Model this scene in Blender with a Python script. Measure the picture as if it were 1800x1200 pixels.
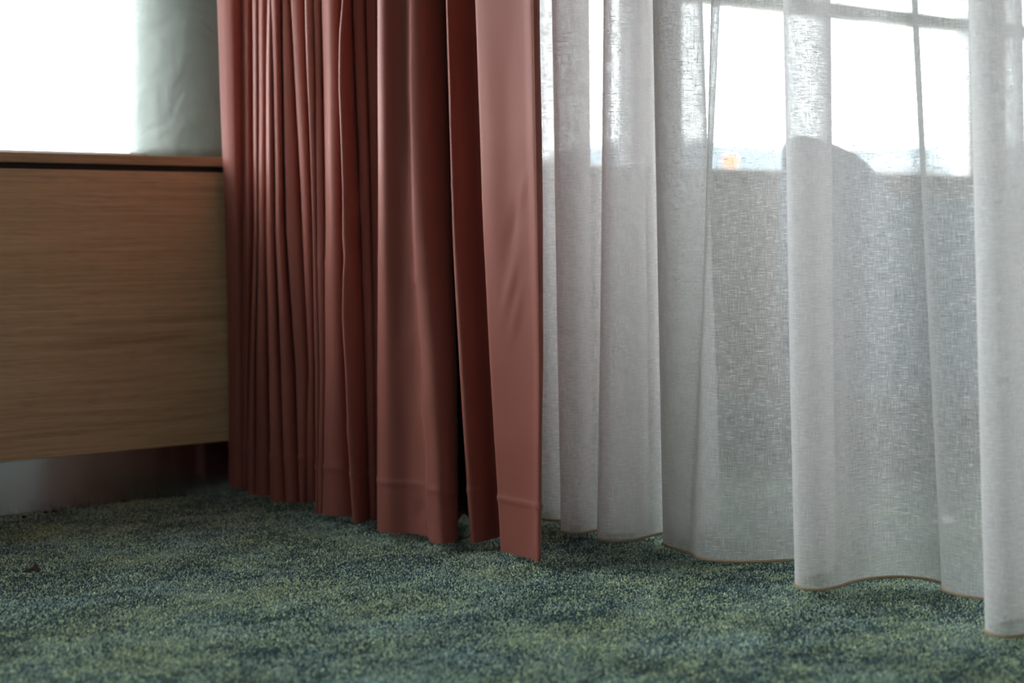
import bpy, bmesh, math, random
from mathutils import Vector, noise

random.seed(7)
S = bpy.context.scene
C = S.collection
for o in list(bpy.data.objects):
    bpy.data.objects.remove(o)

# ------------------------------------------------------------------ camera, sky, exposure
F = 2900.0            # focal length in pixels of the 1800x1200 frame
HY = 385.0            # image row of the horizon
CAMH = 0.61
cam = bpy.data.cameras.new('camera')
cam.sensor_width = 36.0
cam.lens = 36.0 * F / 1800.0
cam.shift_y = -(600.0 - HY) / 1800.0
cam.clip_start = 0.05
cam.clip_end = 3000
cam.dof.use_dof = True
cam.dof.focus_distance = 2.86
cam.dof.aperture_fstop = 2.6
cam_o = bpy.data.objects.new('camera', cam)
cam_o.location = (0, 0, CAMH)
cam_o.rotation_euler = (math.pi / 2, 0, 0)
C.objects.link(cam_o)
S.camera = cam_o

world = bpy.data.worlds.new('overcast_sky')
S.world = world
world.use_nodes = True
wn = world.node_tree.nodes
wl = world.node_tree.links
wn.clear()
wo = wn.new('ShaderNodeOutputWorld')
wb = wn.new('ShaderNodeBackground')
wb.inputs['Color'].default_value = (0.90, 0.96, 1.0, 1)
wb.inputs['Strength'].default_value = 5.0
wl.new(wb.outputs[0], wo.inputs[0])

vs = S.view_settings
vs.view_transform = 'Standard'
vs.look = 'None'
vs.exposure = 1.58
vs.gamma = 1.0
vs.use_curve_mapping = False
S.cycles.transparent_max_bounces = 40
S.cycles.max_bounces = 14
S.cycles.diffuse_bounces = 7
S.cycles.transmission_bounces = 12
S.cycles.glossy_bounces = 6

# ------------------------------------------------------------------ the window wall's frame of reference
# local (u, w, z): u runs along the window wall, w from the camera into the wall
TH = math.atan2(0.617, 0.787)
CT, ST = math.cos(TH), math.sin(TH)
def U2W(u, w, z=0.0):
    return Vector((CT * u - ST * w, ST * u + CT * w, z))
def W2U(x, y):
    return (CT * x + ST * y, -ST * x + CT * y)
def ray_w(px, w):
    """point on the vertical plane w where the sight line of image column px meets it"""
    a = (px - 900.0) / F
    t = w / (-ST * a + CT)
    return W2U(a * t, t)[0], t

TOE = 3.31            # w of the plinth face
PANEL = TOE - 0.04    # w of the cabinet fronts
WIN = TOE + 0.27      # w of the window plane
SILL = 0.747
CEIL = 2.56

# ------------------------------------------------------------------ helpers
def tag(o, label=None, cat=None, group=None, kind=None):
    if label: o['label'] = label
    if cat: o['category'] = cat
    if group: o['group'] = group
    if kind: o['kind'] = kind
    return o

def obj(name, bm_or_me, mat, parent=None, rot=False, smooth=False):
    if isinstance(bm_or_me, bmesh.types.BMesh):
        me = bpy.data.meshes.new(name)
        bm_or_me.to_mesh(me)
        bm_or_me.free()
    else:
        me = bm_or_me
    if mat is not None and not me.materials:
        me.materials.append(mat)
    if smooth:
        for p in me.polygons:
            p.use_smooth = True
    o = bpy.data.objects.new(name, me)
    C.objects.link(o)
    if parent is not None:
        o.parent = parent
    elif rot:
        o.rotation_euler = (0, 0, TH)
    return o

def empty(name, loc=(0, 0, 0), rz=0.0):
    o = bpy.data.objects.new(name, None)
    o.empty_display_size = 0.1
    o.location = loc
    o.rotation_euler = (0, 0, rz)
    C.objects.link(o)
    return o

def add_box(bm, x0, x1, y0, y1, z0, z1, bevel=0.0, seg=2):
    vs_ = [bm.verts.new(p) for p in ((x0, y0, z0), (x1, y0, z0), (x1, y1, z0), (x0, y1, z0),
                                     (x0, y0, z1), (x1, y0, z1), (x1, y1, z1), (x0, y1, z1))]
    fs = [(0, 3, 2, 1), (4, 5, 6, 7), (0, 1, 5, 4), (1, 2, 6, 5), (2, 3, 7, 6), (3, 0, 4, 7)]
    faces = [bm.faces.new([vs_[i] for i in f]) for f in fs]
    if bevel > 0:
        edges = list({e for f in faces for e in f.edges})
        bmesh.ops.bevel(bm, geom=edges, offset=bevel, segments=seg, profile=0.5, affect='EDGES')
    return bm

def box(*a, **k):
    return add_box(bmesh.new(), *a, **k)

def add_tube(bm, pts, r, n=8, cap=True):
    rings = []
    m = len(pts)
    for i, p in enumerate(pts):
        p = Vector(p)
        t = (Vector(pts[min(i + 1, m - 1)]) - Vector(pts[max(i - 1, 0)]))
        t.normalize()
        up = Vector((0, 0, 1)) if abs(t.z) < 0.9 else Vector((1, 0, 0))
        a = t.cross(up).normalized()
        b = t.cross(a).normalized()
        rr = r[i] if isinstance(r, (list, tuple)) else r
        rings.append([bm.verts.new(p + (a * math.cos(2 * math.pi * k / n) + b * math.sin(2 * math.pi * k / n)) * rr) for k in range(n)])
    for i in range(m - 1):
        for k in range(n):
            bm.faces.new((rings[i][k], rings[i][(k + 1) % n], rings[i + 1][(k + 1) % n], rings[i + 1][k]))
    if cap:
        bm.faces.new(rings[0])
        bm.faces.new(rings[-1][::-1])
    bmesh.ops.recalc_face_normals(bm, faces=bm.faces)
    return bm

def add_lathe(bm, prof, n=32, cx=0, cy=0):
    rings = [[bm.verts.new((cx + r * math.cos(2 * math.pi * k / n), cy + r * math.sin(2 * math.pi * k / n), z)) for k in range(n)] for r, z in prof]
    for i in range(len(prof) - 1):
        for k in range(n):
            bm.faces.new((rings[i][k], rings[i][(k + 1) % n], rings[i + 1][(k + 1) % n], rings[i + 1][k]))
    bm.faces.new(rings[0][::-1])
    bm.faces.new(rings[-1])
    return bm

# ------------------------------------------------------------------ materials
def new_mat(name):
    m = bpy.data.materials.new(name)
    m.use_nodes = True
    nt = m.node_tree
    nt.nodes.clear()
    out = nt.nodes.new('ShaderNodeOutputMaterial')
    return m, nt, out

def N(nt, typ, **kw):
    n = nt.nodes.new(typ)
    for k, v in kw.items():
        if k in ('operation', 'blend_type', 'data_type', 'feature', 'distance', 'noise_dimensions', 'interpolation_type', 'wave_type', 'bands_direction', 'vector_type', 'voronoi_dimensions', 'clamp'):
            setattr(n, k, v)
        else:
            n.inputs[k].default_value = v
    return n

def L(nt, a, b):
    nt.links.new(a, b)

def math_n(nt, op, a, b=None, c=None, clamp=False):
    n = nt.nodes.new('ShaderNodeMath')
    n.operation = op
    n.use_clamp = clamp
    for i, v in enumerate((a, b, c)):
        if v is None: continue
        if isinstance(v, (int, float)):
            n.inputs[i].default_value = v
        else:
            L(nt, v, n.inputs[i])
    return n.outputs[0]

def ramp(nt, fac, stops):
    r = nt.nodes.new('ShaderNodeValToRGB')
    els = r.color_ramp.elements
    while len(els) < len(stops):
        els.new(0.5)
    for e, (p, c) in zip(els, stops):
        e.position = p
        e.color = c if len(c) == 4 else (*c, 1)
    L(nt, fac, r.inputs[0])
    return r.outputs[0]

def mixc(nt, fac, a, b, blend='MIX'):
    m = nt.nodes.new('ShaderNodeMix')
    m.data_type = 'RGBA'
    m.blend_type = blend
    for sock, v in ((m.inputs[0], fac), (m.inputs[6], a), (m.inputs[7], b)):
        if isinstance(v, (int, float)):
            sock.default_value = v
        elif isinstance(v, tuple):
            sock.default_value = v if len(v) == 4 else (*v, 1)
        else:
            L(nt, v, sock)
    return m.outputs[2]

def mapped(nt, scale=(1, 1, 1), rot=(0, 0, 0), coord='Object', loc=(0, 0, 0)):
    tc = nt.nodes.new('ShaderNodeTexCoord')
    mp = nt.nodes.new('ShaderNodeMapping')
    mp.inputs['Scale'].default_value = scale
    mp.inputs['Rotation'].default_value = rot
    mp.inputs['Location'].default_value = loc
    L(nt, tc.outputs[coord], mp.inputs[0])
    return mp.outputs[0]

def noise_n(nt, vec, scale, detail=3, rough=0.5, dist=0.0):
    n = nt.nodes.new('ShaderNodeTexNoise')
    n.inputs['Scale'].default_value = scale
    n.inputs['Detail'].default_value = detail
    n.inputs['Roughness'].default_value = rough
    n.inputs['Distortion'].default_value = dist
    L(nt, vec, n.inputs['Vector'])
    return n.outputs[0]

def simple(name, col, rough=0.6, metal=0.0, var=0.06, bump=0.0, bscale=60, spec=0.5):
    m, nt, out = new_mat(name)
    p = nt.nodes.new('ShaderNodeBsdfPrincipled')
    v = mapped(nt)
    nz = noise_n(nt, v, bscale, 4)
    c2 = tuple(min(1, c * (1 + var)) for c in col)
    c1 = tuple(c * (1 - var) for c in col)
    L(nt, ramp(nt, nz, [(0.3, c1), (0.7, c2)]), p.inputs['Base Color'])
    p.inputs['Roughness'].default_value = rough
    p.inputs['Metallic'].default_value = metal
    p.inputs['Specular IOR Level'].default_value = spec
    if bump:
        b = nt.nodes.new('ShaderNodeBump')
        b.inputs['Strength'].default_value = bump
        b.inputs['Distance'].default_value = 0.004
        L(nt, nz, b.inputs['Height'])
        L(nt, b.outputs[0], p.inputs['Normal'])
    L(nt, p.outputs[0], out.inputs[0])
    return m

M = {}
M['plaster'] = simple('painted_plaster', (0.22, 0.217, 0.207), 0.85, bump=0.1)
M['frame'] = simple('window_frame_paint', (0.85, 0.85, 0.82), 0.5)
M['sash'] = simple('sash_paint', (0.85, 0.86, 0.87), 0.45)
M['recess'] = simple('recess_dark', (0.03, 0.026, 0.022), 0.7)
M['rail'] = simple('rail_metal', (0.7, 0.7, 0.7), 0.4, metal=0.6)

def m_column():
    m, nt, out = new_mat('sage_painted_concrete')
    p = nt.nodes.new('ShaderNodeBsdfPrincipled')
    v = mapped(nt)
    n1 = noise_n(nt, v, 9, 3, 0.5, 0.6)
    n2 = noise_n(nt, v, 160, 2)
    L(nt, ramp(nt, n1, [(0.3, (0.112, 0.126, 0.107)), (0.7, (0.136, 0.152, 0.130))]), p.inputs['Base Color'])
    p.inputs['Roughness'].default_value = 0.6
    h = math_n(nt, 'ADD', n1, math_n(nt, 'MULTIPLY', n2, 0.04))
    b = nt.nodes.new('ShaderNodeBump')
    b.inputs['Strength'].default_value = 0.35
    b.inputs['Distance'].default_value = 0.02
    L(nt, h, b.inputs['Height'])
    L(nt, b.outputs[0], p.inputs['Normal'])
    L(nt, p.outputs[0], out.inputs[0])
    return m
M['column'] = m_column()

def m_oak(name, dark=1.0):
    m, nt, out = new_mat(name)
    p = nt.nodes.new('ShaderNodeBsdfPrincipled')
    v = mapped(nt, (0.5, 1, 11))
    warp = noise_n(nt, mapped(nt, (1.3, 1, 2.5), loc=(3.1, 0, 1.7)), 1.6, 2)
    cv = nt.nodes.new('ShaderNodeVectorMath')
    cv.operation = 'ADD'
    cx = nt.nodes.new('ShaderNodeCombineXYZ')
    L(nt, math_n(nt, 'MULTIPLY', warp, 0.55), cx.inputs[2])
    L(nt, v, cv.inputs[0])
    L(nt, cx.outputs[0], cv.inputs[1])
    g1 = noise_n(nt, cv.outputs[0], 3.2, 5, 0.6)
    fine = noise_n(nt, mapped(nt, (2.6, 1, 210)), 1.0, 4, 0.6)
    pore = noise_n(nt, mapped(nt, (22, 1, 900)), 1.0, 2, 0.5)
    d = dark
    col = ramp(nt, g1, [(0.28, (0.44 * d, 0.285 * d, 0.155 * d)), (0.45, (0.62 * d, 0.42 * d, 0.250 * d)),
                        (0.56, (0.55 * d, 0.36 * d, 0.205 * d)), (0.72, (0.68 * d, 0.47 * d, 0.29 * d))])
    col = mixc(nt, 0.55, col, ramp(nt, fine, [(0.3, (0.55, 0.55, 0.55)), (0.65, (1.05, 1.03, 1.0))]), 'MULTIPLY')
    col = mixc(nt, 0.30, col, ramp(nt, pore, [(0.36, (0.35, 0.33, 0.3)), (0.47, (1, 1, 1))]), 'MULTIPLY')
    L(nt, col, p.inputs['Base Color'])
    p.inputs['Roughness'].default_value = 0.5
    p.inputs['Specular IOR Level'].default_value = 0.4
    b = nt.nodes.new('ShaderNodeBump')
    b.inputs['Strength'].default_value = 0.08
    b.inputs['Distance'].default_value = 0.001
    L(nt, pore, b.inputs['Height'])
    L(nt, b.outputs[0], p.inputs['Normal'])
    L(nt, p.outputs[0], out.inputs[0])
    return m
M['oak'] = m_oak('oak_veneer', 1.1)
M['oak_top'] = m_oak('oak_sill', 0.85)

ANISO = 0.25
def m_steel():
    m, nt, out = new_mat('brushed_steel')
    p = nt.nodes.new('ShaderNodeBsdfPrincipled')
    v = mapped(nt, (3, 1, 300))
    nz = noise_n(nt, v, 2.0, 3)
    sm = noise_n(nt, mapped(nt), 14, 3)
    L(nt, ramp(nt, sm, [(0.3, (0.50, 0.50, 0.51)), (0.7, (0.58, 0.58, 0.59))]), p.inputs['Base Color'])
    p.inputs['Metallic'].default_value = 1.0
    p.inputs['Roughness'].default_value = 0.21
    p.inputs['Anisotropic'].default_value = 0.95        # brushed along its length: reflections smear vertically
    tv = nt.nodes.new('ShaderNodeCombineXYZ')
    tv.inputs[0].default_value, tv.inputs[1].default_value = 0.787, 0.617
    p.inputs['Anisotropic Rotation'].default_value = ANISO
    L(nt, tv.outputs[0], p.inputs['Tangent'])
    L(nt, p.outputs[0], out.inputs[0])
    return m
M['steel'] = m_steel()

def m_carpet(pile):
    m, nt, out = new_mat('carpet_yarn' if pile else 'tufted_carpet')
    p = nt.nodes.new('ShaderNodeBsdfPrincipled')
    base = mapped(nt, rot=(0, 0, 0.12))
    # tufts stand in rows
    vor = nt.nodes.new('ShaderNodeTexVoronoi')
    vor.voronoi_dimensions = '2D'
    sc = nt.nodes.new('ShaderNodeMapping')
    sc.inputs['Scale'].default_value = (1.0, 0.72, 1.0)
    L(nt, base, sc.inputs[0])
    vor.inputs['Scale'].default_value = 235.0
    vor.inputs['Randomness'].default_value = 0.72
    L(nt, sc.outputs[0], vor.inputs['Vector'])
    dist, vcol = vor.outputs['Distance'], vor.outputs['Color']
    sep = nt.nodes.new('ShaderNodeSeparateColor')
    if pile:                    # every tuft carries its own random shade
        at = nt.nodes.new('ShaderNodeAttribute')
        at.attribute_name = 'shade'
        vcol = at.outputs['Color']
    L(nt, vcol, sep.inputs[0])
    rnd, rnd2 = sep.outputs[0], sep.outputs[1]
    # cloudy patches of teal and moss
    st = mapped(nt, (1.0, 1.25, 1), rot=(0, 0, 0.5))
    big = noise_n(nt, st, 4.2, 5, 0.62, 0.4)
    med = noise_n(nt, mapped(nt, (1.0, 1.6, 1), rot=(0, 0, -0.35), loc=(4, 2, 0)), 13.0, 4, 0.6, 0.3)
    hue = noise_n(nt, mapped(nt, (1, 1.2, 1), loc=(7.3, 1.1, 0)), 5.0, 4, 0.6, 0.2)
    patch = math_n(nt, 'ADD', math_n(nt, 'MULTIPLY', big, 0.55), math_n(nt, 'MULTIPLY', med, 0.45))
    sel = math_n(nt, 'ADD', patch, math_n(nt, 'MULTIPLY', math_n(nt, 'SUBTRACT', rnd, 0.5), 0.34))
    dark = mixc(nt, math_n(nt, 'ADD', hue, math_n(nt, 'MULTIPLY', math_n(nt, 'SUBTRACT', rnd2, 0.5), 0.3)), (0.038, 0.084, 0.112), (0.046, 0.088, 0.080))
    lite = ramp(nt, math_n(nt, 'ADD', hue, math_n(nt, 'MULTIPLY', math_n(nt, 'SUBTRACT', rnd2, 0.5), 0.35)),
                [(0.36, (0.39, 0.54, 0.50)), (0.66, (0.43, 0.51, 0.31))])
    f = ramp(nt, sel, [(0.41, (0, 0, 0)), (0.56, (1, 1, 1))])
    col = mixc(nt, f, dark, lite)
    col = mixc(nt, 1.0, col, ramp(nt, rnd2, [(0.0, (0.55, 0.57, 0.58)), (0.7, (1.05, 1.05, 1.05)), (1.0, (1.9, 1.9, 1.75))]), 'MULTIPLY')
    # shade between the tufts, painted into the colour of the flat carpet
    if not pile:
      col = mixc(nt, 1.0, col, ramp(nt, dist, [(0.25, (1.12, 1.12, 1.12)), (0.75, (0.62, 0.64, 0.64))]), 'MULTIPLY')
    L(nt, col, p.inputs['Base Color'])
    p.inputs['Roughness'].default_value = 0.95
    p.inputs['Specular IOR Level'].default_value = 0.15
    p.inputs['Sheen Weight'].default_value = 0.12
    p.inputs['Sheen Roughness'].default_value = 0.5
    if pile:
        L(nt, p.outputs[0], out.inputs[0])
        return m
    h = math_n(nt, 'SUBTRACT', 1.0, dist)
    fz = noise_n(nt, base, 900, 2)
    h = math_n(nt, 'ADD', h, math_n(nt, 'MULTIPLY', fz, 0.35))
    h = math_n(nt, 'ADD', h, math_n(nt, 'MULTIPLY', rnd, 0.3))
    b = nt.nodes.new('ShaderNodeBump')
    b.inputs['Strength'].default_value = 0.8
    b.inputs['Distance'].default_value = 0.0028
    L(nt, h, b.inputs['Height'])
    L(nt, b.outputs[0], p.inputs['Normal'])
    L(nt, p.outputs[0], out.inputs[0])
    return m
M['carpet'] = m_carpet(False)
M['pile'] = m_carpet(True)

def m_drape():
    m, nt, out = new_mat('rose_satin_drape')
    p = nt.nodes.new('ShaderNodeBsdfPrincipled')
    uv = mapped(nt, coord='UV')
    weave = noise_n(nt, mapped(nt, (900, 2600, 1), coord='UV'), 1.0, 2)
    big = noise_n(nt, mapped(nt, (3, 2, 1), coord='UV'), 2.0, 3)
    col = ramp(nt, big, [(0.3, (0.295, 0.092, 0.070)), (0.7, (0.325, 0.103, 0.080))])
    col = mixc(nt, 0.25, col, ramp(nt, weave, [(0.35, (0.7, 0.7, 0.7)), (0.65, (1.1, 1.1, 1.1))]), 'MULTIPLY')
    L(nt, col, p.inputs['Base Color'])
    p.inputs['Roughness'].default_value = 0.55
    p.inputs['Specular IOR Level'].default_value = 0.22
    p.inputs['Sheen Weight'].default_value = 0.12
    p.inputs['Sheen Roughness'].default_value = 0.35
    p.inputs['Sheen Tint'].default_value = (1.0, 0.85, 0.82, 1)
    b = nt.nodes.new('ShaderNodeBump')
    b.inputs['Strength'].default_value = 0.12
    b.inputs['Distance'].default_value = 0.0006
    L(nt, weave, b.inputs['Height'])
    L(nt, b.outputs[0], p.inputs['Normal'])
    L(nt, p.outputs[0], out.inputs[0])
    return m
M['drape'] = m_drape()

def m_sheer(name, cover=0.57, col=(0.90, 0.868, 0.866)):
    """open plain weave with slubs: threads scatter light, the gaps between them are open"""
    m, nt, out = new_mat(name)
    hs = noise_n(nt, mapped(nt, (38, 700, 1), coord='UV'), 1.0, 3, 0.6)
    vs2 = noise_n(nt, mapped(nt, (660, 32, 1), coord='UV', loc=(5, 9, 0)), 1.0, 3, 0.6)
    slub = noise_n(nt, mapped(nt, (60, 480, 1), coord='UV', loc=(1, 3, 0)), 1.0, 2, 0.5)
    slubv = noise_n(nt, mapped(nt, (460, 50, 1), coord='UV', loc=(11, 3, 0)), 1.0, 2, 0.5)
    a = math_n(nt, 'MULTIPLY', math_n(nt, 'SUBTRACT', hs, 0.5), 0.95)
    b = math_n(nt, 'MULTIPLY', math_n(nt, 'SUBTRACT', vs2, 0.5), 0.75)
    c = ramp(nt, slub, [(0.60, (0, 0, 0)), (0.68, (0.42, 0.42, 0.42))])
    c2 = ramp(nt, slubv, [(0.62, (0, 0, 0)), (0.70, (0.34, 0.34, 0.34))])
    fac = math_n(nt, 'ADD', math_n(nt, 'ADD', a, b), math_n(nt, 'ADD', math_n(nt, 'ADD', c, c2), cover), clamp=True)
    fac = math_n(nt, 'MINIMUM', fac, 0.97)
    # a ray that crosses the weave at a slant meets more thread: openness ** (1 / cos)
    ge = nt.nodes.new('ShaderNodeNewGeometry')
    dp = nt.nodes.new('ShaderNodeVectorMath')
    dp.operation = 'DOT_PRODUCT'
    L(nt, ge.outputs['Incoming'], dp.inputs[0])
    L(nt, ge.outputs['True Normal'], dp.inputs[1])
    cs = math_n(nt, 'MAXIMUM', math_n(nt, 'ABSOLUTE', dp.outputs['Value']), 0.30)
    fac = math_n(nt, 'SUBTRACT', 1.0, math_n(nt, 'POWER', math_n(nt, 'SUBTRACT', 1.0, fac), math_n(nt, 'DIVIDE', 1.0, cs)))
    tr = nt.nodes.new('ShaderNodeBsdfTransparent')
    df = nt.nodes.new('ShaderNodeBsdfDiffuse')
    tl = nt.nodes.new('ShaderNodeBsdfTranslucent')
    df.inputs[0].default_value = (*col, 1)
    tl.inputs[0].default_value = (*[x * 0.95 for x in col], 1)
    mx = nt.nodes.new('ShaderNodeMixShader')
    mx.inputs[0].default_value = 0.40
    L(nt, df.outputs[0], mx.inputs[1])
    L(nt, tl.outputs[0], mx.inputs[2])
    m2 = nt.nodes.new('ShaderNodeMixShader')
    L(nt, fac, m2.inputs[0])
    L(nt, tr.outputs[0], m2.inputs[1])
    L(nt, mx.outputs[0], m2.inputs[2])
    L(nt, m2.outputs[0], out.inputs[0])
    return m
M['sheer'] = m_sheer('linen_voile')
M['piping'] = simple('tan_piping', (0.42, 0.30, 0.19), 0.75, bscale=400, var=0.2)

def m_glass():
    m, nt, out = new_mat('window_glass')
    tr = nt.nodes.new('ShaderNodeBsdfTransparent')
    tr.inputs[0].default_value = (0.95, 0.97, 0.96, 1)
    gl = nt.nodes.new('ShaderNodeBsdfGlossy')
    gl.inputs['Roughness'].default_value = 0.02
    fr = nt.nodes.new('ShaderNodeFresnel')
    fr.inputs[0].default_value = 1.45
    ge = nt.nodes.new('ShaderNodeNewGeometry')
    mx = nt.nodes.new('ShaderNodeMixShader')
    L(nt, math_n(nt, 'MULTIPLY', fr.outputs[0], math_n(nt, 'SUBTRACT', 1.0, ge.outputs['Backfacing'])), mx.inputs[0])   # one reflection per pane
    L(nt, tr.outputs[0], mx.inputs[1])
    L(nt, gl.outputs[0], mx.inputs[2])
    L(nt, mx.outputs[0], out.inputs[0])
    return m
M['glass'] = m_glass()
M['chair'] = simple('blue_grey_wool', (0.19, 0.26, 0.36), 0.9, bscale=350, var=0.25, bump=0.25)
M['chair_leg'] = simple('dark_wood', (0.06, 0.04, 0.03), 0.5)
M['hill'] = simple('hazy_hill', (0.06, 0.078, 0.092), 1.0, bscale=0.03, var=0.15)  # air haze is tinted into the ridge's own colour
M['ground'] = simple('wet_asphalt', (0.12, 0.125, 0.12), 0.9, bscale=0.4, var=0.2)
M['render_wall'] = simple('rendered_facade', (0.32, 0.34, 0.36), 0.9, bscale=0.5)
M['pale_wall'] = simple('pale_facade', (0.22, 0.23, 0.24), 0.9, bscale=0.5)
M['roof'] = simple('slate_roof', (0.30, 0.32, 0.34), 0.8, bscale=0.5)
M['pane_dark'] = simple('far_window', (0.06, 0.07, 0.08), 0.2)
M['pole'] = simple('galvanised_pole', (0.25, 0.26, 0.27), 0.5, metal=0.7)
M['paper'] = simple('white_paper', (0.94, 0.94, 0.95), 0.8)
M['leaf'] = simple('dry_leaf', (0.030, 0.014, 0.010), 0.8, bscale=200, var=0.4)
def m_lamp():
    m, nt, out = new_mat('sodium_lamp')
    e = nt.nodes.new('ShaderNodeEmission')
    e.inputs[0].default_value = (1.0, 0.42, 0.18, 1)
    e.inputs[1].default_value = 1.3
    L(nt, e.outputs[0], out.inputs[0])
    return m
M['lamp'] = m_lamp()

# ------------------------------------------------------------------ room shell
U0, U1 = -3.6, 6.6          # room extent along the window wall
WB = -2.6                   # w of the wall behind the camera
OUT = WIN + 0.12            # outer face of the window wall
HEAD = 2.36

bm = bmesh.new()
add_box(bm, U0 - 0.2, U1 + 0.2, WB - 0.2, OUT, -0.12, 0.0)
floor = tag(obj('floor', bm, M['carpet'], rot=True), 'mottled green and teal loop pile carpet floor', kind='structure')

# the pile itself, where the photograph shows single tufts: upright yarn ends in rows
import numpy as np
rng = np.random.default_rng(11)
ga = 0.13
sx_, sy_ = 0.0034, 0.0031
gx, gy = np.meshgrid(np.arange(-1.9, 1.9, sx_), np.arange(1.7, 4.0, sy_))
gx = gx + (np.arange(gx.shape[0]) % 2)[:, None] * sx_ * 0.5
gx, gy = gx.ravel(), gy.ravel()
bx_ = gx * math.cos(ga) - gy * math.sin(ga)
by_ = gx * math.sin(ga) + gy * math.cos(ga)
keep = (np.abs(bx_) < by_ * 0.325) & (by_ > 2.04) & (by_ < 3.62) & ((-ST * bx_ + CT * by_) < TOE - 0.004)
bx_, by_ = bx_[keep], by_[keep]
nt_ = len(bx_)
bx_ = bx_ + rng.normal(0, 0.0005, nt_)
by_ = by_ + rng.normal(0, 0.0005, nt_)
rad = 0.0017 * rng.uniform(0.8, 1.2, nt_)
hgt = 0.0030 * rng.uniform(0.6, 1.3, nt_)
lx_ = rng.normal(0.0004, 0.0010, nt_)
ly_ = rng.normal(0, 0.0010, nt_)
a0 = rng.uniform(0, 2.1, nt_)
co = np.zeros((nt_, 6, 3), dtype=np.float32)
for k in range(3):
    ca_, sa_ = np.cos(a0 + k * 2.0944), np.sin(a0 + k * 2.0944)
    co[:, k, 0], co[:, k, 1], co[:, k, 2] = bx_ + rad * ca_, by_ + rad * sa_, 0.0002
    co[:, 3 + k, 0] = bx_ + lx_ + rad * 0.62 * ca_
    co[:, 3 + k, 1] = by_ + ly_ + rad * 0.62 * sa_
    co[:, 3 + k, 2] = hgt * (1.0 + 0.25 * sa_)
ux = CT * co[..., 0] + ST * co[..., 1]
uw = -ST * co[..., 0] + CT * co[..., 1]
co[..., 0], co[..., 1] = ux, uw
base_i = (np.arange(nt_) * 6)[:, None, None]
tri = (base_i + np.array([[0, 1, 4], [0, 4, 3], [1, 2, 5], [1, 5, 4], [2, 0, 3], [2, 3, 5], [3, 4, 5]])[None]).astype(np.int32)
me = bpy.data.meshes.new('carpet_pile')
me.vertices.add(nt_ * 6)
me.vertices.foreach_set('co', co.ravel())
me.loops.add(nt_ * 21)
me.loops.foreach_set('vertex_index', tri.ravel())
me.polygons.add(nt_ * 7)
me.polygons.foreach_set('loop_start', np.arange(0, nt_ * 21, 3, dtype=np.int32))
me.polygons.foreach_set('loop_total', np.full(nt_ * 7, 3, dtype=np.int32))
me.update(calc_edges=True)
ca = me.color_attributes.new('shade', 'FLOAT_COLOR', 'POINT')
sh = np.ones((nt_, 6, 4), dtype=np.float32)
sh[..., 0] = rng.random(nt_)[:, None]
sh[..., 1] = rng.random(nt_)[:, None]
ca.data.foreach_set('color', sh.ravel())
me.shade_smooth()
pile = obj('carpet_pile', me, M['pile'], floor)
pile['kind'] = 'stuff'
tag(obj('ceiling', box(U0 - 0.2, U1 + 0.2, WB - 0.2, OUT, CEIL, CEIL + 0.15), M['plaster'], rot=True), 'plain white ceiling above the room', kind='structure')
BW0, BW1 = -3.2, -2.6       # opening added behind the camera, to its left, as unseen fill light
bm = bmesh.new()
add_box(bm, U0 - 0.2, U1 + 0.2, WB - 0.2, WB, 0, 0.75)
add_box(bm, U0 - 0.2, U1 + 0.2, WB - 0.2, WB, 2.36, CEIL)
add_box(bm, U0 - 0.2, BW0, WB - 0.2, WB, 0.75, 2.36)
add_box(bm, BW1, U1 + 0.2, WB - 0.2, WB, 0.75, 2.36)
tag(obj('wall_back', bm, M['plaster'], rot=True), 'plain wall with an added fill light opening behind the camera', kind='structure')
bm = bmesh.new()
for k in range(4):
    if k in (1, 2): continue
    uu = BW0 + (BW1 - BW0 - 0.06) * k / 3
    add_box(bm, uu, uu + 0.06, WB - 0.12, WB - 0.06, 0.75, 2.36)
tag(obj('window_20', bm, M['sash'], rot=True), 'unseen window added behind the camera for fill light', kind='structure')
ld = bpy.data.lights.new('sky_portal', 'AREA')
ld.shape = 'RECTANGLE'
ld.size, ld.size_y = BW1 - BW0, 1.61
ld.cycles.is_portal = True
lo = bpy.data.objects.new('sky_portal', ld)
lo.location = U2W((BW0 + BW1) / 2, WB - 0.22, 1.555)
lo.rotation_euler = (math.pi / 2, 0, TH)
C.objects.link(lo)
tag(obj('wall_left', box(U0 - 0.2, U0, WB, OUT, 0, CEIL), M['plaster'], rot=True), 'plain wall at the left end of the room', kind='structure')
tag(obj('wall_right', box(U1, U1 + 0.2, WB, OUT, 0, CEIL), M['plaster'], rot=True), 'plain wall at the right end of the room', kind='structure')

CAB0 = 0.55                 # the oak casing starts left of the frame here
bm = bmesh.new()
add_box(bm, U0, U1, TOE + 0.15, OUT, 0.0, SILL - 0.022)          # parapet
add_box(bm, U0, CAB0 - 0.002, TOE, TOE + 0.148, 0.0, SILL - 0.022)
add_box(bm, U0, U1, WIN - 0.05, OUT, HEAD, CEIL)                  # lintel
tag(obj('wall_window', bm, M['plaster'], rot=True), 'window wall parapet and lintel', kind='structure')


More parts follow.
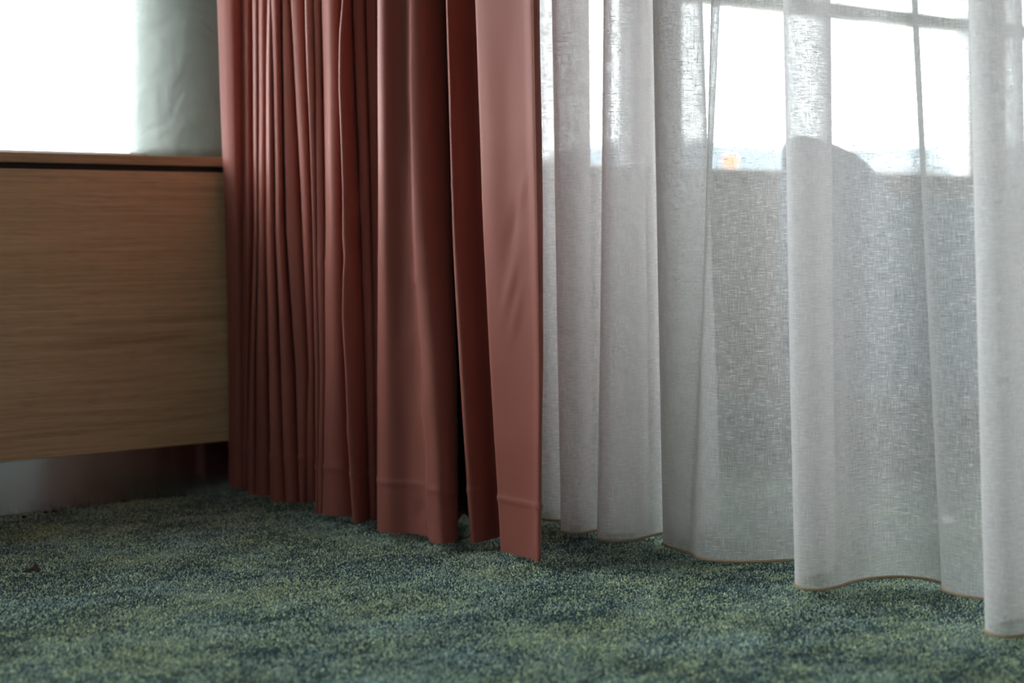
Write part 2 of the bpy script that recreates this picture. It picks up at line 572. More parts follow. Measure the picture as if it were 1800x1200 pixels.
# mullions between the window bays, spaced as the photograph shows them
m1, _ = ray_w(1148, WIN)
m2, _ = ray_w(1727, WIN)
PITCH = m2 - m1
mull = [m1 + PITCH * k for k in range(-6, 4)]
WU0 = m1 - 3.4 * PITCH         # solid wall left of here
mull = [u for u in mull if WU0 + 0.2 < u < U1 - 0.1]
MW = 0.075
col_u, _ = ray_w(412, WIN)       # the round column stands in the wall line here
mull = [col_u if abs(u - col_u) < 0.5 else u for u in mull]     # this one stands behind the column
tag(obj('trim_20', box(WU0 + 1.4 * PITCH, col_u, OUT + 0.03, OUT + 2.6, HEAD + 0.15, HEAD + 0.35), M['plaster'], rot=True), 'unseen slab added above the windows outside to block steep skylight', kind='structure')  # added out of view to keep steep skylight off the carpet by the casing
tag(obj('trim_21', box(col_u + 0.01, U1 + 0.5, OUT + 0.03, OUT + 0.45, HEAD + 0.15, HEAD + 0.35), M['plaster'], rot=True), 'short unseen slab added above the right hand windows to trim skylight', kind='structure')  # added out of view, limits the skylight behind the sheer
for i, u in enumerate(mull):
    tag(obj('trim_%d' % (i + 1), box(u - MW, u + MW, WIN - 0.05, WIN + 0.06, SILL - 0.02, HEAD, 0.004, 1), M['frame'], rot=True),
        'grey painted mullion between window bays', kind='structure')
tag(obj('wall_pier', box(U0, WU0, TOE + 0.15, OUT, SILL - 0.022, HEAD), M['plaster'], rot=True), 'solid wall left of the windows', kind='structure')
edges = [WU0] + mull + [U1]
RZ0, RZ1 = 1.265, 1.312
for i in range(len(edges) - 1):
    a = edges[i] + (MW if i > 0 else 0.0)
    b = edges[i + 1] - (MW if i < len(edges) - 2 else 0.0)
    bm = bmesh.new()
    fw = 0.028
    add_box(bm, a, a + fw, WIN - 0.02, WIN + 0.04, SILL - 0.02, HEAD, 0.003, 1)
    add_box(bm, b - fw, b, WIN - 0.02, WIN + 0.04, SILL - 0.02, HEAD, 0.003, 1)
    add_box(bm, a + fw, b - fw, WIN - 0.02, WIN + 0.04, SILL - 0.02, SILL + 0.018, 0.003, 1)
    add_box(bm, a + fw, b - fw, WIN - 0.02, WIN + 0.04, HEAD - 0.04, HEAD, 0.003, 1)
    win = tag(obj('window_%d' % (i + 1), bm, M['sash'], rot=True), 'pale framed window bay with a crossbar', kind='structure')
    obj('crossbar', box(a + fw, b - fw, WIN - 0.03, WIN + 0.045, RZ0, RZ1, 0.003, 1), M['frame'], win)
    obj('pane', box(a + fw, b - fw, WIN + 0.008, WIN + 0.014, SILL + 0.018, RZ0), M['glass'], win)
    obj('pane', box(a + fw, b - fw, WIN + 0.008, WIN + 0.014, RZ1, HEAD - 0.04), M['glass'], win)
    # skylight sampling through the opening
    ld = bpy.data.lights.new('sky_portal', 'AREA')
    ld.shape = 'RECTANGLE'
    ld.size = b - a
    ld.size_y = HEAD - SILL
    ld.cycles.is_portal = True
    lo = bpy.data.objects.new('sky_portal', ld)
    lo.location = U2W((a + b) / 2, OUT + 0.02, (HEAD + SILL) / 2)
    lo.rotation_euler = (math.pi / 2, 0, TH)
    lo.rotation_euler = (-math.pi / 2, 0, TH)
    C.objects.link(lo)

# round painted column in front of a mullion
cu = col_u
bm = bmesh.new()
nz = 60
prof = [(0.25, SILL + (CEIL - SILL) * k / nz) for k in range(nz + 1)]
add_lathe(bm, prof, 72)
col = obj('column', bm, M['column'], smooth=True)
col.location = U2W(cu, WIN, 0)
tag(col, 'round sage green painted column rising from the window sill', kind='structure')

# ------------------------------------------------------------------ oak casing under the windows
def casing(u0, u1, label):
    root = empty('window_casing', U2W((u0 + u1) / 2, PANEL + 0.07, 0), TH)
    tag(root, label, 'cabinet', 'oak casings below the windows')
    h = (u1 - u0) / 2
    def R(w): return w - (PANEL + 0.07)
    obj('front_panel', box(-h + 0.001, h - 0.001, R(PANEL), R(PANEL + 0.02), 0.118, SILL - 0.034, 0.0012, 2), M['oak'], root)
    obj('shadow_gap', box(-h + 0.001, h - 0.001, R(PANEL + 0.022), R(PANEL + 0.05), SILL - 0.060, SILL - 0.0212), M['recess'], root)
    obj('bottom_board', box(-h + 0.001, h - 0.001, R(PANEL + 0.0205), R(TOE + 0.148), 0.118, 0.136), M['oak'], root)
    obj('plinth', box(-h + 0.001, h - 0.001, R(TOE), R(TOE + 0.015), 0.0005, 0.1175), M['steel'], root)
    return root
JU, _ = ray_w(452, PANEL)
casing(CAB0, JU, 'oak veneered casing with steel plinth, left of the rose curtain')
casing(JU, U1, 'oak veneered casing seen dimly behind the sheer curtain')
sill = obj('window_sill', box(U0, U1, PANEL - 0.002, WIN - 0.022, SILL - 0.0208, SILL, 0.0018, 2), M['oak_top'], rot=True)
tag(sill, 'long oak window sill lying on the casings', 'sill')

# ------------------------------------------------------------------ curtains
def depth_of(py, hem):
    return (CAMH - hem) * F / (py - HY)

def interp(keys, y):
    """smooth interpolation of the (row, column) keys of one fold line"""
    if y <= keys[0][0]: return keys[0][1]
    if y >= keys[-1][0]: return keys[-1][1]
    for (y0, x0), (y1, x1) in zip(keys, keys[1:]):
        if y <= y1:
            t = (y - y0) / (y1 - y0)
            return x0 + (x1 - x0) * t
def smooth_interp(keys, y, r=34.0):
    s = wsum = 0.0
    for k in range(-4, 5):
        wgt = math.exp(-(k / 2.2) ** 2)
        s += wgt * interp(keys, y + k * r / 4)
        wsum += wgt
    return s / wsum

def catmull(P, sub):
    """centripetal Catmull-Rom through plan points; sub samples per span"""
    pts = [P[0] * 2 - P[1]] + list(P) + [P[-1] * 2 - P[-2]]
    outp = []
    for i in range(1, len(pts) - 2):
        p0, p1, p2, p3 = pts[i - 1], pts[i], pts[i + 1], pts[i + 2]
        t0 = 0.0
        t1 = t0 + max(1e-4, (p1 - p0).length) ** 0.5
        t2 = t1 + max(1e-4, (p2 - p1).length) ** 0.5
        t3 = t2 + max(1e-4, (p3 - p2).length) ** 0.5
        for k in range(sub):
            t = t1 + (t2 - t1) * k / sub
            a1 = p0 * ((t1 - t) / (t1 - t0)) + p1 * ((t - t0) / (t1 - t0))
            a2 = p1 * ((t2 - t) / (t2 - t1)) + p2 * ((t - t1) / (t2 - t1))
            a3 = p2 * ((t3 - t) / (t3 - t2)) + p3 * ((t - t2) / (t3 - t2))
            b1 = a1 * ((t2 - t) / (t2 - t0)) + a2 * ((t - t0) / (t2 - t0))
            b2 = a2 * ((t3 - t) / (t3 - t1)) + a3 * ((t - t1) / (t3 - t1))
            outp.append(b1 * ((t2 - t) / (t2 - t1)) + b2 * ((t - t1) / (t2 - t1)))
    outp.append(P[-1])
    return outp

def cloth_grid(nodes, zs, hem, sub, wrinkle=None):
    """nodes: list of (keys, depth). Returns rows[z][col] of Vectors and arc length per column (at the hem)"""
    rows = []
    for z in zs:
        plan = []
        for nd in nodes:
            keys, d = nd[0], nd[1]
            if len(nd) > 2:      # folds turn a little on their way up
                d = d + nd[2] * min(1.0, max(0.0, (z - hem) / 0.75)) ** 0.8
            y = HY - (z - CAMH) * F / d
            px = smooth_interp(keys, y)
            plan.append(Vector(((px - 900.0) / F * d, d)))
        rows.append([Vector((p.x, p.y, z)) for p in catmull(plan, sub)])
    r0 = rows[len(rows) // 4]
    arc = [0.0]
    for a, b in zip(r0, r0[1:]):
        arc.append(arc[-1] + (b - a).length)
    if wrinkle:
        ncol = len(r0)
        for i, z in enumerate(zs):
            row = rows[i]
            new = []
            for j in range(ncol):
                t = row[min(j + 1, ncol - 1)] - row[max(j - 1, 0)]
                n = Vector((t.y, -t.x, 0))
                if n.length > 1e-9: n.normalize()
                new.append(row[j] + n * wrinkle(arc[j], z))
            rows[i] = new
    return rows, arc

def cloth_mesh(name, rows, arc, zs):
    nr, nc = len(rows), len(rows[0])
    verts = [tuple(p) for r in rows for p in r]
    faces = [(i * nc + j, i * nc + j + 1, (i + 1) * nc + j + 1, (i + 1) * nc + j) for i in range(nr - 1) for j in range(nc - 1)]
    me = bpy.data.meshes.new(name)
    me.from_pydata(verts, [], faces)
    uvl = me.uv_layers.new(name='UVMap')
    for poly in me.polygons:
        for li, vi in zip(poly.loop_indices, poly.vertices):
            uvl.data[li].uv = (arc[vi % nc], zs[vi // nc])
    me.update()
    return me

TOPZ = 2.485
HEM = 0.020

# ---- rose drape: fold lines read off the photograph (column at rows 0, 400, 650 and at the hem; hem row)
folds = [
    # left px keys            hem row l, right px keys            hem row r, depth change with height
    ((382, 397, 402, 403), 854, (420, 424, 425, 425), 857, -0.025),
    ((422, 427, 427, 427), 858, (440, 442, 435, 432), 860, 0.0),
    ((445, 446, 438, 434), 868, (454, 455, 448, 447), 869, 0.0),
    ((456, 457, 452, 450), 869, (470, 468, 471, 474), 870, 0.0),
    ((471, 469, 473, 475), 879, (478, 483, 492, 500), 880, 0.0),
    ((479, 485, 495, 503), 881, (494, 501, 517, 525), 881, 0.0),
    ((496, 503, 520, 527), 882, (510, 530, 541, 534), 882, 0.0),
    ((511, 532, 543, 536), 880, (536, 549, 553, 553), 881, -0.045),
    ((538, 550, 555, 554), 901, (551, 557, 562, 559), 901, 0.0),
    ((553, 559, 564, 561), 901, (564, 571, 571, 566), 901, 0.0),
    ((566, 573, 573, 568), 902, (600, 601, 607, 619), 906, 0.0),
    ([(0, 603), (60, 598), (150, 597), (230, 600), (330, 603), (420, 604), (445, 608), (470, 604), (560, 602), (650, 608), (760, 612), (860, 619), (918, 623)], 918, (619, 633, 642, 647), 912, 0.0),
    ((621, 635, 643, 652), 912, (642, 654, 659, 660), 912, 0.0),
    ((644, 656, 660, 661), 913, (664, 666, 665, 666), 914, 0.0),
]
YK = (0, 400, 650)
def K4(t, hr):
    if isinstance(t, list): return t
    return [(YK[0], t[0]), (YK[1], t[1]), (YK[2], t[2]), (hr, t[3])]
nodes = []
def add(t, hr, dd=0.0, up=0.0):
    nodes.append((K4(t, hr), depth_of(hr, HEM) + dd, up))
def shift(t, s):
    if isinstance(t, list): return [(y, x + s) for y, x in t]
    return tuple(a + s for a in t)
def blend(l, hl, r, hr, f):
    kl, kr = K4(l, hl), K4(r, hr)
    ys = sorted({y for y, _ in kl} | {y for y, _ in kr})
    return [(y, interp(kl, y) * (1 - f) + interp(kr, y) * f) for y in ys]
def hi(l, hl, r, hr, s):
    kl, kr = K4(l, hl), K4(r, hr)
    ys = sorted({y for y, _ in kl} | {y for y, _ in kr})
    return [(y, max(interp(kl, y), interp(kr, y)) + s) for y in ys]
for uu, ww in ((1.87, 3.255), (1.815, 3.260)):      # rear edge lies against the casing
    q = U2W(uu, ww)
    nodes.append(([(0, 900 + q.x / q.y * F)], q.y))
for i, (l, hl, r, hr, up) in enumerate(folds):
    wdt = max(3.0, K4(r, hr)[-1][1] - K4(l, hl)[-1][1])
    wd = wdt / F * depth_of(hl, HEM)
    add(l, hl, 0.0, up)
    for f_, b_ in ((0.15, 0.20), (0.42, 0.30), (0.74, 0.18)):
        add(blend(l, hl, r, hr, f_), hl * (1 - f_) + hr * f_, -b_ * wd, up)
    add(r, hr, 0.08 * wd, 0.008 + up)
    nl = folds[i + 1][0] if i + 1 < len(folds) else (665, 666, 665, 666)
    nh = folds[i + 1][1] if i + 1 < len(folds) else 928
    # the cloth runs back behind the next fold and turns
    nodes.append((hi(r, hr, nl, nh, 9), max(depth_of(nh, HEM), depth_of(hr, HEM)) + 0.035))
# wide fold with the bright ridge
RK = [(0, 720), (150, 722), (400, 728), (480, 732), (600, 742), (660, 746), (715, 744), (745, 747), (790, 752), (870, 752), (940, 757)]
add((665, 666, 665, 666), 928, -0.014, -0.03)
add((676, 678, 680, 684), 931, -0.02, -0.022)
add((700, 704, 712, 722), 937, 0.006, -0.004)
nodes.append(([(y, x - 5) for y, x in RK], depth_of(943, HEM) + 0.004, 0.03))
nodes.append((RK, depth_of(950, HEM) - 0.004, 0.055))
nodes.append(([(0, 738), (400, 746), (650, 764), (955, 776)], depth_of(955, HEM), 0.075))
nodes.append(([(0, 765), (400, 776), (650, 788), (952, 793)], depth_of(952, HEM), 0.09))
nodes.append(([(0, 781), (400, 793), (650, 801), (948, 803)], depth_of(947, HEM), 0.09))
nodes.append(([(0, 779), (400, 790), (650, 797), (930, 798)], depth_of(925, HEM), 0.03))
nodes.append(([(0, 790), (400, 800), (650, 808), (905, 816)], depth_of(902, HEM)))
nodes.append(([(0, 795), (400, 806), (650, 818), (925, 832)], depth_of(925, HEM)))
nodes.append(([(0, 785), (400, 798), (650, 812), (953, 831)], depth_of(953, HEM)))
nodes.append(([(0, 800), (400, 814), (650, 830), (950, 850)], depth_of(950, HEM)))
nodes.append(([(0, 840), (400, 853), (650, 866), (943, 880)], depth_of(942, HEM)))
nodes.append(([(0, 862), (400, 874), (650, 886), (943, 900)], depth_of(945, HEM)))
nodes.append(([(0, 850), (400, 862), (650, 874), (958, 891)], depth_of(957, HEM)))
# leading flap
nodes.append(([(0, 835), (400, 850), (650, 863), (967, 881)], depth_of(967, HEM)))
nodes.append(([(0, 846), (400, 861), (650, 875), (970, 892)], depth_of(970, HEM)))
nodes.append(([(0, 885), (400, 898), (650, 906), (976, 915)], depth_of(976, HEM)))
nodes.append(([(0, 920), (400, 928), (650, 935), (981, 937)], depth_of(982, HEM)))
nodes.append(([(0, 937), (400, 944), (650, 947), (985, 946)], depth_of(985, HEM) - 0.004))
nodes.append(([(0, 944), (400, 951), (650, 953), (986, 950)], depth_of(985.5, HEM)))
nodes.append(([(0, 941), (400, 948), (650, 950), (986, 948)], depth_of(983, HEM) + 0.01))
drape_nodes = nodes

def bell(x, s): return math.exp(-(x / s) ** 2)
def drape_wrinkle(a, z):
    p = Vector((a * 9.0, z * 1.6, 3.7))
    v = (noise.noise(p)) * 0.0032 + noise.noise(Vector((a * 26.0, z * 5.0, 8.1))) * 0.0012
    return v + 0.0018 * bell(z - 0.113, 0.006)
zs = sorted([HEM + (1.15 - HEM) * k / 90 for k in range(90)] + [0.103 + 0.003 * k for k in range(8)]) + [1.15 + (TOPZ - 1.15) * k / 16 for k in range(17)]
rows, arc = cloth_grid(drape_nodes, zs, HEM, 6, drape_wrinkle)

# diagonal creases pressed into the cloth: (column px, row px) start, end, half width m, height m
creases = [((668, 462), (738, 492), 0.010, 0.0035), ((668, 470), (738, 506), 0.007, -0.003), ((700, 640), (742, 560), 0.012, 0.002),
           ((908, 455), (885, 560), 0.006, 0.0030), ((918, 330), (892, 450), 0.007, -0.0030), ((926, 300), (905, 400), 0.006, 0.0025), ((918, 500), (898, 600), 0.005, 0.0025),
           ((605, 430), (640, 500), 0.009, 0.003), ((604, 445), (632, 330), 0.012, 0.003), ((610, 750), (640, 800), 0.010, 0.003),
           ((740, 440), (762, 452), 0.006, 0.002), ((765, 740), (795, 860), 0.014, 0.003), ((560, 455), (572, 470), 0.006, 0.003),
           ((735, 905), (748, 880), 0.007, -0.006), ((790, 320), (848, 352), 0.004, 0.002), ((875, 760), (935, 790), 0.02, 0.002)]
def to_px(p): return (900 + p.x / p.y * F, HY - (p.z - CAMH) / p.y * F)
nc = len(rows[0])
for i in range(len(rows)):
    row = rows[i]
    new = list(row)
    for j in range(nc):
        p = row[j]
        qx, qy = to_px(p)
        off = 0.0
        for (sx, sy), (ex, ey), hw, ht in creases:
            dx, dy = ex - sx, ey - sy
            ln = math.hypot(dx, dy)
            t = ((qx - sx) * dx + (qy - sy) * dy) / (ln * ln)
            if t < -0.3 or t > 1.3: continue
            dist = abs((qx - sx) * dy - (qy - sy) * dx) / ln * p.y / F
            if dist < hw * 2.2:
                off += ht * bell(dist, hw) * bell(t - 0.5, 0.42)
        if off:
            t = row[min(j + 1, nc - 1)] - row[max(j - 1, 0)]
            n = Vector((t.y, -t.x, 0)).normalized()
            if n.y > 0: n = -n
            new[j] = p + n * off
    rows[i] = new

drape = empty('rose_curtain', (0, 0, 0))
tag(drape, 'heavy dusty rose curtain gathered in deep folds beside the oak casing', 'curtain')
me = cloth_mesh('fabric', rows, arc, zs)
fab = obj('fabric', me, M['drape'], drape, smooth=True)
sd = fab.modifiers.new('cloth_thickness', 'SOLIDIFY')
sd.thickness = 0.0016
sd.offset = 0
# turned-up bottom hem, a double layer
kh = max(i for i, z in enumerate(zs) if z < 0.118)
hz = [HEM - 0.001] + zs[1:kh + 1]
hrows = [[Vector((p.x, p.y, hz[i])) for p in rows[i]] for i in range(kh + 1)]
hem = obj('bottom_hem', cloth_mesh('bottom_hem', hrows, arc, hz), M['drape'], drape, smooth=True)
sd = hem.modifiers.new('cloth_thickness', 'SOLIDIFY')
sd.thickness = 0.0022
sd.offset = 0
sd.use_rim = False
# turned side hem along the leading edge
c0 = nc - 1 - 6 * 2
srows = [r[c0:] for r in rows]
side = obj('side_hem', cloth_mesh('side_hem', srows, arc[c0:], zs), M['drape'], drape, smooth=True)
sd = side.modifiers.new('cloth_thickness', 'SOLIDIFY')
sd.thickness = 0.0034
sd.offset = 0

# ---- sheer: (hem px, hem row, px at row 0)
def Hn(px, py, top, mid=None):
    k = [(0, top)]
    if mid: k += mid
    return (k + [(py, px)], depth_of(py, HEM))
sheer_nodes = [
    Hn(690, 822, 690), Hn(720, 838, 715), Hn(770, 836, 762), Hn(775, 850, 768), Hn(810, 860, 800), Hn(850, 862, 842), Hn(845, 880, 838), Hn(880, 893, 872), Hn(915, 899, 905), Hn(958, 898, 946), Hn(988, 900, 971), Hn(992, 903, 975), Hn(960, 907, 950),
    Hn(944, 910, 938), Hn(970, 914, 956), Hn(1005, 914, 988), Hn(1034, 915, 1028), Hn(1040, 917, 1034), Hn(1010, 918.5, 1002), Hn(994, 920, 978), Hn(993, 922, 977), Hn(1012, 923, 1000), Hn(1038, 923, 1030), Hn(1043, 925, 1036), Hn(1012, 927.5, 1002),
    Hn(991, 930, 975), Hn(985.5, 933, 970), Hn(995, 936, 980), Hn(1018, 937, 1005), Hn(1049, 931, 1042),
    Hn(1090, 926, 1085), Hn(1134, 929, 1122), Hn(1140, 934, 1130), Hn(1108, 938, 1108), Hn(1070, 941, 1076), Hn(1052, 944, 1062), Hn(1056, 948, 1064), Hn(1080, 951, 1085),
    Hn(1112, 949, 1110), Hn(1142, 942, 1135), Hn(1165, 936, 1150), Hn(1215, 926, 1190), Hn(1258, 926, 1226), Hn(1268, 931, 1236), Hn(1258, 936, 1228), Hn(1220, 943, 1196),
    Hn(1182, 948, 1160), Hn(1166, 953, 1148), Hn(1172, 959, 1156), Hn(1192, 966, 1190), Hn(1210, 971, 1262), Hn(1216, 974, 1266), Hn(1221, 977, 1251), Hn(1229, 981, 1254), Hn(1258, 985, 1283), Hn(1300, 987, 1310),
    Hn(1350, 986, 1342), Hn(1396, 984, 1374), Hn(1440, 985, 1425), Hn(1464, 990, 1454), Hn(1470, 997, 1460), Hn(1456, 1007, 1446), Hn(1420, 1016, 1402), Hn(1401, 1022, 1379), Hn(1398, 1027, 1376),
    Hn(1408, 1033, 1386), Hn(1440, 1036, 1418), Hn(1470, 1031.5, 1450), Hn(1500, 1022, 1482), Hn(1540, 1015, 1520), Hn(1580, 1013, 1556), Hn(1620, 1016, 1586), Hn(1652, 1023, 1606), Hn(1661, 1027, 1612), Hn(1655, 1033, 1601),
    Hn(1664, 1039, 1612), Hn(1690, 1046, 1640), Hn(1726, 1051, 1690), Hn(1775, 1058, 1760), Hn(1808, 1066, 1790), Hn(1815, 1076, 1796), Hn(1795, 1087, 1772), Hn(1755, 1097, 1722), Hn(1734, 1103, 1705), Hn(1732, 1109, 1703),
    Hn(1745, 1115, 1716), Hn(1772, 1119, 1745), Hn(1806, 1115, 1780), Hn(1850, 1104, 1822), Hn(1910, 1096, 1880), Hn(1980, 1098, 1950), Hn(2040, 1110, 2010), Hn(2075, 1128, 2045), Hn(2060, 1145, 2035), Hn(2075, 1165, 2050), Hn(2120, 1172, 2095),
    Hn(2190, 1165, 2160), Hn(2270, 1160, 2240), Hn(2350, 1180, 2310), Hn(2390, 1210, 2350), Hn(2375, 1235, 2340), Hn(2430, 1255, 2395), Hn(2540, 1245, 2500),
]
def sheer_wrinkle(a, z):
    return noise.noise(Vector((a * 7.0, z * 1.4, 1.3))) * 0.002
szs = [HEM + (1.2 - HEM) * k / 50 for k in range(50)] + [1.2 + (TOPZ - 1.2) * k / 12 for k in range(13)]
srows_, sarc = cloth_grid(sheer_nodes, szs, HEM, 7, sheer_wrinkle)
sheer = empty('sheer_curtain', (0, 0, 0))
tag(sheer, 'translucent off-white linen sheer curtain with tan piped hem', 'curtain')
obj('fabric', cloth_mesh('fabric', srows_, sarc, szs), M['sheer'], sheer, smooth=True)
bm = bmesh.new()
add_tube(bm, [(p.x, p.y, HEM) for p in srows_[0]], 0.0025, 8)
obj('hem_piping', bm, M['piping'], sheer, smooth=True)['label'] = 'tan piping along the hem'
# doubled side seam where two widths of voile meet
ci = 7 * 34
seam = [[p + Vector((-0.0008, -0.0012, 0)) for p in r[ci:ci + 12]] for r in srows_]
obj('width_seam', cloth_mesh('width_seam', seam, sarc[ci:ci + 12], szs), M['sheer'], sheer, smooth=True)

# ceiling rails the curtains hang from
def rail(p, q, label):
    p, q = Vector(p), Vector(q)
    d = q - p
    ang = math.atan2(d.y, d.x)
    ln = d.length
    r = empty('curtain_rail', (p.x, p.y, TOPZ + 0.015), ang)
    tag(r, label, 'curtain rail')
    obj('channel', box(0, ln, -0.014, 0.014, 0.008, CEIL - TOPZ - 0.015, 0.002, 1), M['rail'], r)
    n = int(ln / 0.09)
    for k in range(n):
        obj('glider', box((k + 0.5) * ln / n - 0.006, (k + 0.5) * ln / n + 0.006, -0.004, 0.004, -0.012, 0.009), M['rail'], r)
rail((rows[-1][0].x, rows[-1][0].y), (rows[-1][-1].x, rows[-1][-1].y), 'white ceiling rail carrying the rose curtain')
rail((srows_[-1][0].x, srows_[-1][0].y), (srows_[-1][-1].x, srows_[-1][-1].y), 'white ceiling rail carrying the sheer curtain')

# ------------------------------------------------------------------ tub chair behind the sheer, seen in profile
CD = 3.95
def PX(px, py, d=CD): return ((px - 900) / F * d, CAMH - (py - HY) / F * d)
prof = [(1377, 690), (1375, 500), (1375, 300), (1376, 256), (1386, 241), (1410, 236), (1440, 240), (1466, 251), (1500, 266), (1528, 288), (1550, 315), (1566, 337), (1590, 346),
        (1640, 349), (1700, 349), (1745, 352), (1760, 366), (1762, 420), (1758, 600), (1752, 690)]
pp = [PX(*p) for p in prof]
chx = sum(p[0] for p in pp) / len(pp)
chair = empty('tub_chair', (chx, CD, 0), -math.radians(11))
tag(chair, 'blue-grey upholstered tub chair in profile behind the sheer curtain', 'chair')
def side_panel(y0, y1):
    bm = bmesh.new()
    a = [bm.verts.new((x - chx, y0, z)) for x, z in pp]
    b = [bm.verts.new((x - chx, y1, z)) for x, z in pp]
    n = len(pp)
    for i in range(n):
        bm.faces.new((a[i], a[(i + 1) % n], b[(i + 1) % n], b[i]))
    f1 = bm.faces.new(a[::-1])
    f2 = bm.faces.new(b)
    bmesh.ops.recalc_face_normals(bm, faces=bm.faces)
    ed = [e for e in bm.edges if len([f for f in e.link_faces if f in (f1, f2)]) == 1]
    bmesh.ops.bevel(bm, geom=ed, offset=0.022, segments=3, profile=0.6, affect='EDGES', clamp_overlap=True)
    return bm
DW = 0.62
obj('side_panel', side_panel(0.0, 0.09), M['chair'], chair, smooth=True)
obj('side_panel', side_panel(DW - 0.09, DW), M['chair'], chair, smooth=True)
xl, zt = PX(1378, 240)
xr, zb = PX(1752, 690)
_, zseat = PX(1500, 520)
obj('backrest', box(xl - chx + 0.006, xl - chx + 0.12, 0.092, DW - 0.092, zb + 0.01, zt - 0.012, 0.025, 3), M['chair'], chair, smooth=True)
obj('seat_base', box(xl - chx + 0.121, xr - chx - 0.01, 0.092, DW - 0.092, zb, zseat - 0.12, 0.01, 2), M['chair'], chair, smooth=True)
obj('seat_cushion', box(xl - chx + 0.123, xr - chx + 0.005, 0.094, DW - 0.094, zseat - 0.119, zseat, 0.03, 3), M['chair'], chair, smooth=True)
for sx in (xl - chx + 0.05, xr - chx - 0.05):
    for sy in (0.05, DW - 0.05):
        bm = bmesh.new()
        add_tube(bm, [(sx, sy, 0.0), (sx, sy, zb + 0.012)], [0.012, 0.018], 12)
        obj('leg', bm, M['chair_leg'], chair, smooth=True)

# ------------------------------------------------------------------ litter on the carpet
def floor_at(px, py):
    d = CAMH * F / (py - HY)
    return Vector(((px - 900) / F * d, d, 0))
def scrap(name, pts, mat, lift, label, cat, up):
    c = floor_at(sum(p[0] for p in pts) / len(pts), sum(p[1] for p in pts) / len(pts))
    bm = bmesh.new()
    vv = []
    for (px, py), h in zip(pts, up):
        q = floor_at(px, py) - c
        vv.append(bm.verts.new((q.x, q.y, 0.0012 + h)))
    cen = bm.verts.new((0, 0, lift))
    for i in range(len(vv)):
        bm.faces.new((vv[i], vv[(i + 1) % len(vv)], cen))
    bmesh.ops.recalc_face_normals(bm, faces=bm.faces)
    o = obj(name, bm, mat)
    o.location = c + Vector((0, 0, 0.0028))
    s = o.modifiers.new('thickness', 'SOLIDIFY')
    s.thickness = 0.0008
    s.offset = 1
    tag(o, label, cat)
    return o
scrap('dead_leaf', [(39, 1009), (47, 1006), (55, 1005), (59, 1000), (63, 996), (66, 1000), (67, 1004), (72, 1006), (62, 1008), (57, 1006), (54, 1010)],
      M['leaf'], 0.004, 'small dark curled dead leaf lying on the carpet at far left', 'leaf', [0, 0.001, 0.001, 0.002, 0.004, 0.002, 0.001, 0, 0, 0.001, 0])
scrap('paper_scrap', [(1636, 923), (1647, 920), (1653, 914), (1665, 914), (1677, 920), (1675, 926), (1653, 927)],
      M['paper'], 0.010, 'tiny white paper scrap on the carpet behind the sheer curtain', 'scrap', [0.003, 0.005, 0.010, 0.009, 0.005, 0.003, 0.003])
for k, (px, py, s_) in enumerate([(42, 911, 5), (80, 903, 4), (97, 901, 4), (92, 902, 3)]):
    c = floor_at(px, py + 2)
    bm = bmesh.new()
    bmesh.ops.create_icosphere(bm, subdivisions=2, radius=0.0035)
    for v in bm.verts:
        v.co *= 0.75 + 0.5 * random.random()
        v.co.x *= s_ / 4.0
    mz = min(v.co.z for v in bm.verts)
    for v in bm.verts: v.co.z -= mz
    o = obj('dirt_crumb', bm, M['leaf'])
    o.location = c + Vector((0, 0, 0.0022))
    tag(o, ['tiny dark dirt crumb at the plinth, nearest the left frame edge', 'tiny dirt crumb at the plinth, leftmost of the close trio', 'tiny dirt crumb at the plinth, rightmost of the close trio', 'tiny dirt crumb at the plinth, between two others of a trio'][k], 'crumb', 'crumbs along the plinth')

# ------------------------------------------------------------------ outside
GZ = -3.2
bm = bmesh.new()
add_box(bm, -900, 900, -900, 900, GZ - 1, GZ)
tag(obj('ground', bm, M['ground'], rot=True), 'open ground outside the windows', kind='structure')
# hazy ridge
bm = bmesh.new()
nh = 120
HD = 420.0
tops = []
prev = None
for k in range(nh + 1):
    px = 700 + (2900 - 700) * k / nh
    X = (px - 900) / F * HD
    py = 254 + 22 * noise.noise(Vector((px * 0.004, 0, 0))) + 8 * noise.noise(Vector((px * 0.02, 5, 0)))
    if px < 1000: py += (1000 - px) * 0.4
    z = CAMH + (HY - py) / F * HD
    row = []
    for t, hz_ in ((0, GZ), (0.35, GZ + (z - GZ) * 0.45), (0.7, GZ + (z - GZ) * 0.85), (1.0, z), (1.5, GZ + (z - GZ) * 0.6), (2.2, GZ)):
        row.append(bm.verts.new((X * (1 + 0.2 * t), HD + 120 * (t - 1.0) , hz_ + 0.6 * noise.noise(Vector((px * 0.03, t * 3, 2))) * (0 if t in (0, 2.2) else 1))))
    if prev:
        for a in range(len(row) - 1):
            bm.faces.new((prev[a], row[a], row[a + 1], prev[a + 1]))
    prev = row
bmesh.ops.recalc_face_normals(bm, faces=bm.faces)
tag(obj('hill', bm, M['hill'], smooth=True), 'hazy grey-blue ridge on the horizon outside', kind='structure')

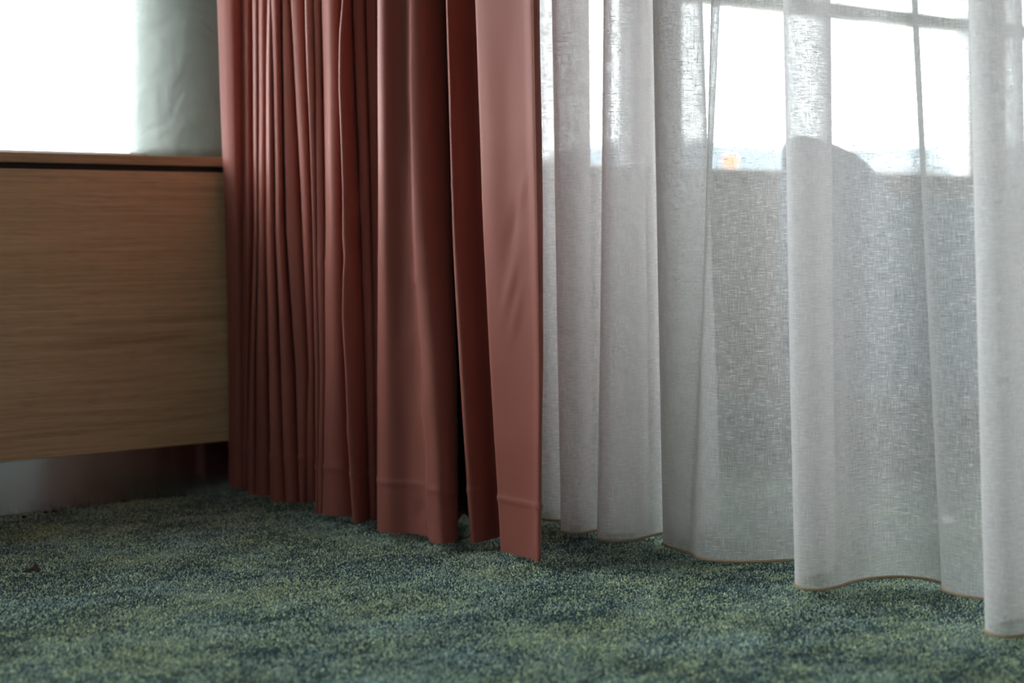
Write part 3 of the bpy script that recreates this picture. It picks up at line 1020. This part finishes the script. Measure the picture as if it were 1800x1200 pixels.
def building(px0, px1, ptop, d, depth, mat, label, gable=False):
    x0, x1 = (px0 - 900) / F * d, (px1 - 900) / F * d
    z = CAMH + (HY - ptop) / F * d
    root = empty('far_building', ((x0 + x1) / 2, d, GZ))
    tag(root, label, 'building', 'buildings outside')
    h = (x1 - x0) / 2
    H_ = z - GZ
    obj('walls', box(-h, h, 0, depth, 0, H_ * 0.9), mat, root)
    bm = bmesh.new()
    add_box(bm, -h - 0.4, h + 0.4, -0.4, depth + 0.4, H_ * 0.9 + 0.01, H_)
    obj('roof', bm, M['roof'], root)
    nx, nzz = max(2, int((x1 - x0) / 3)), max(2, int(H_ / 3.2))
    me = None
    for a in range(nx):
        for b in range(nzz):
            if me is None:
                me = bpy.data.meshes.new('window')
                bmw = box(-0.6, 0.6, -0.06, 0.04, 0, 1.5)
                bmw.to_mesh(me); bmw.free()
                me.materials.append(M['pane_dark'])
            w = bpy.data.objects.new('window', me)
            C.objects.link(w)
            w.parent = root
            w.location = (-h + (a + 0.5) * (x1 - x0) / nx, -0.0, 0.9 + b * (H_ * 0.9 - 1.0) / nzz)
building(1684, 1722, 212, 260, 16, M['render_wall'], 'grey tower block outside near the mullion at right')
building(1560, 1672, 277, 200, 14, M['pale_wall'], 'long pale low building outside the right window')

lampd = 42.0
lx, lz = PX(1284, 283, lampd)
lamp = empty('street_lamp', (lx, lampd, GZ))
tag(lamp, 'glowing orange street lamp outside the window', 'street lamp')
bm = bmesh.new()
add_tube(bm, [(0, 0.3, 0), (0, 0.3, (lz - GZ) * 0.6), (0, 0.3, lz - GZ + 0.25)], [0.08, 0.06, 0.045], 12)
obj('pole', bm, M['pole'], lamp, smooth=True)
bm = bmesh.new()
add_tube(bm, [(0, 0.3, lz - GZ + 0.22), (0, 0.15, lz - GZ + 0.3), (0, 0.0, lz - GZ + 0.26)], 0.03, 8)
obj('arm', bm, M['pole'], lamp, smooth=True)
bm = bmesh.new()
add_lathe(bm, [(0.03, lz - GZ + 0.26), (0.14, lz - GZ + 0.2), (0.16, lz - GZ + 0.14)][::-1], 20)
obj('hood', bm, M['pole'], lamp, smooth=True)
bm = bmesh.new()
add_lathe(bm, [(0.04, lz - GZ - 0.19), (0.14, lz - GZ - 0.14), (0.19, lz - GZ), (0.17, lz - GZ + 0.1), (0.13, lz - GZ + 0.138)], 20)
obj('globe', bm, M['lamp'], lamp, smooth=True)
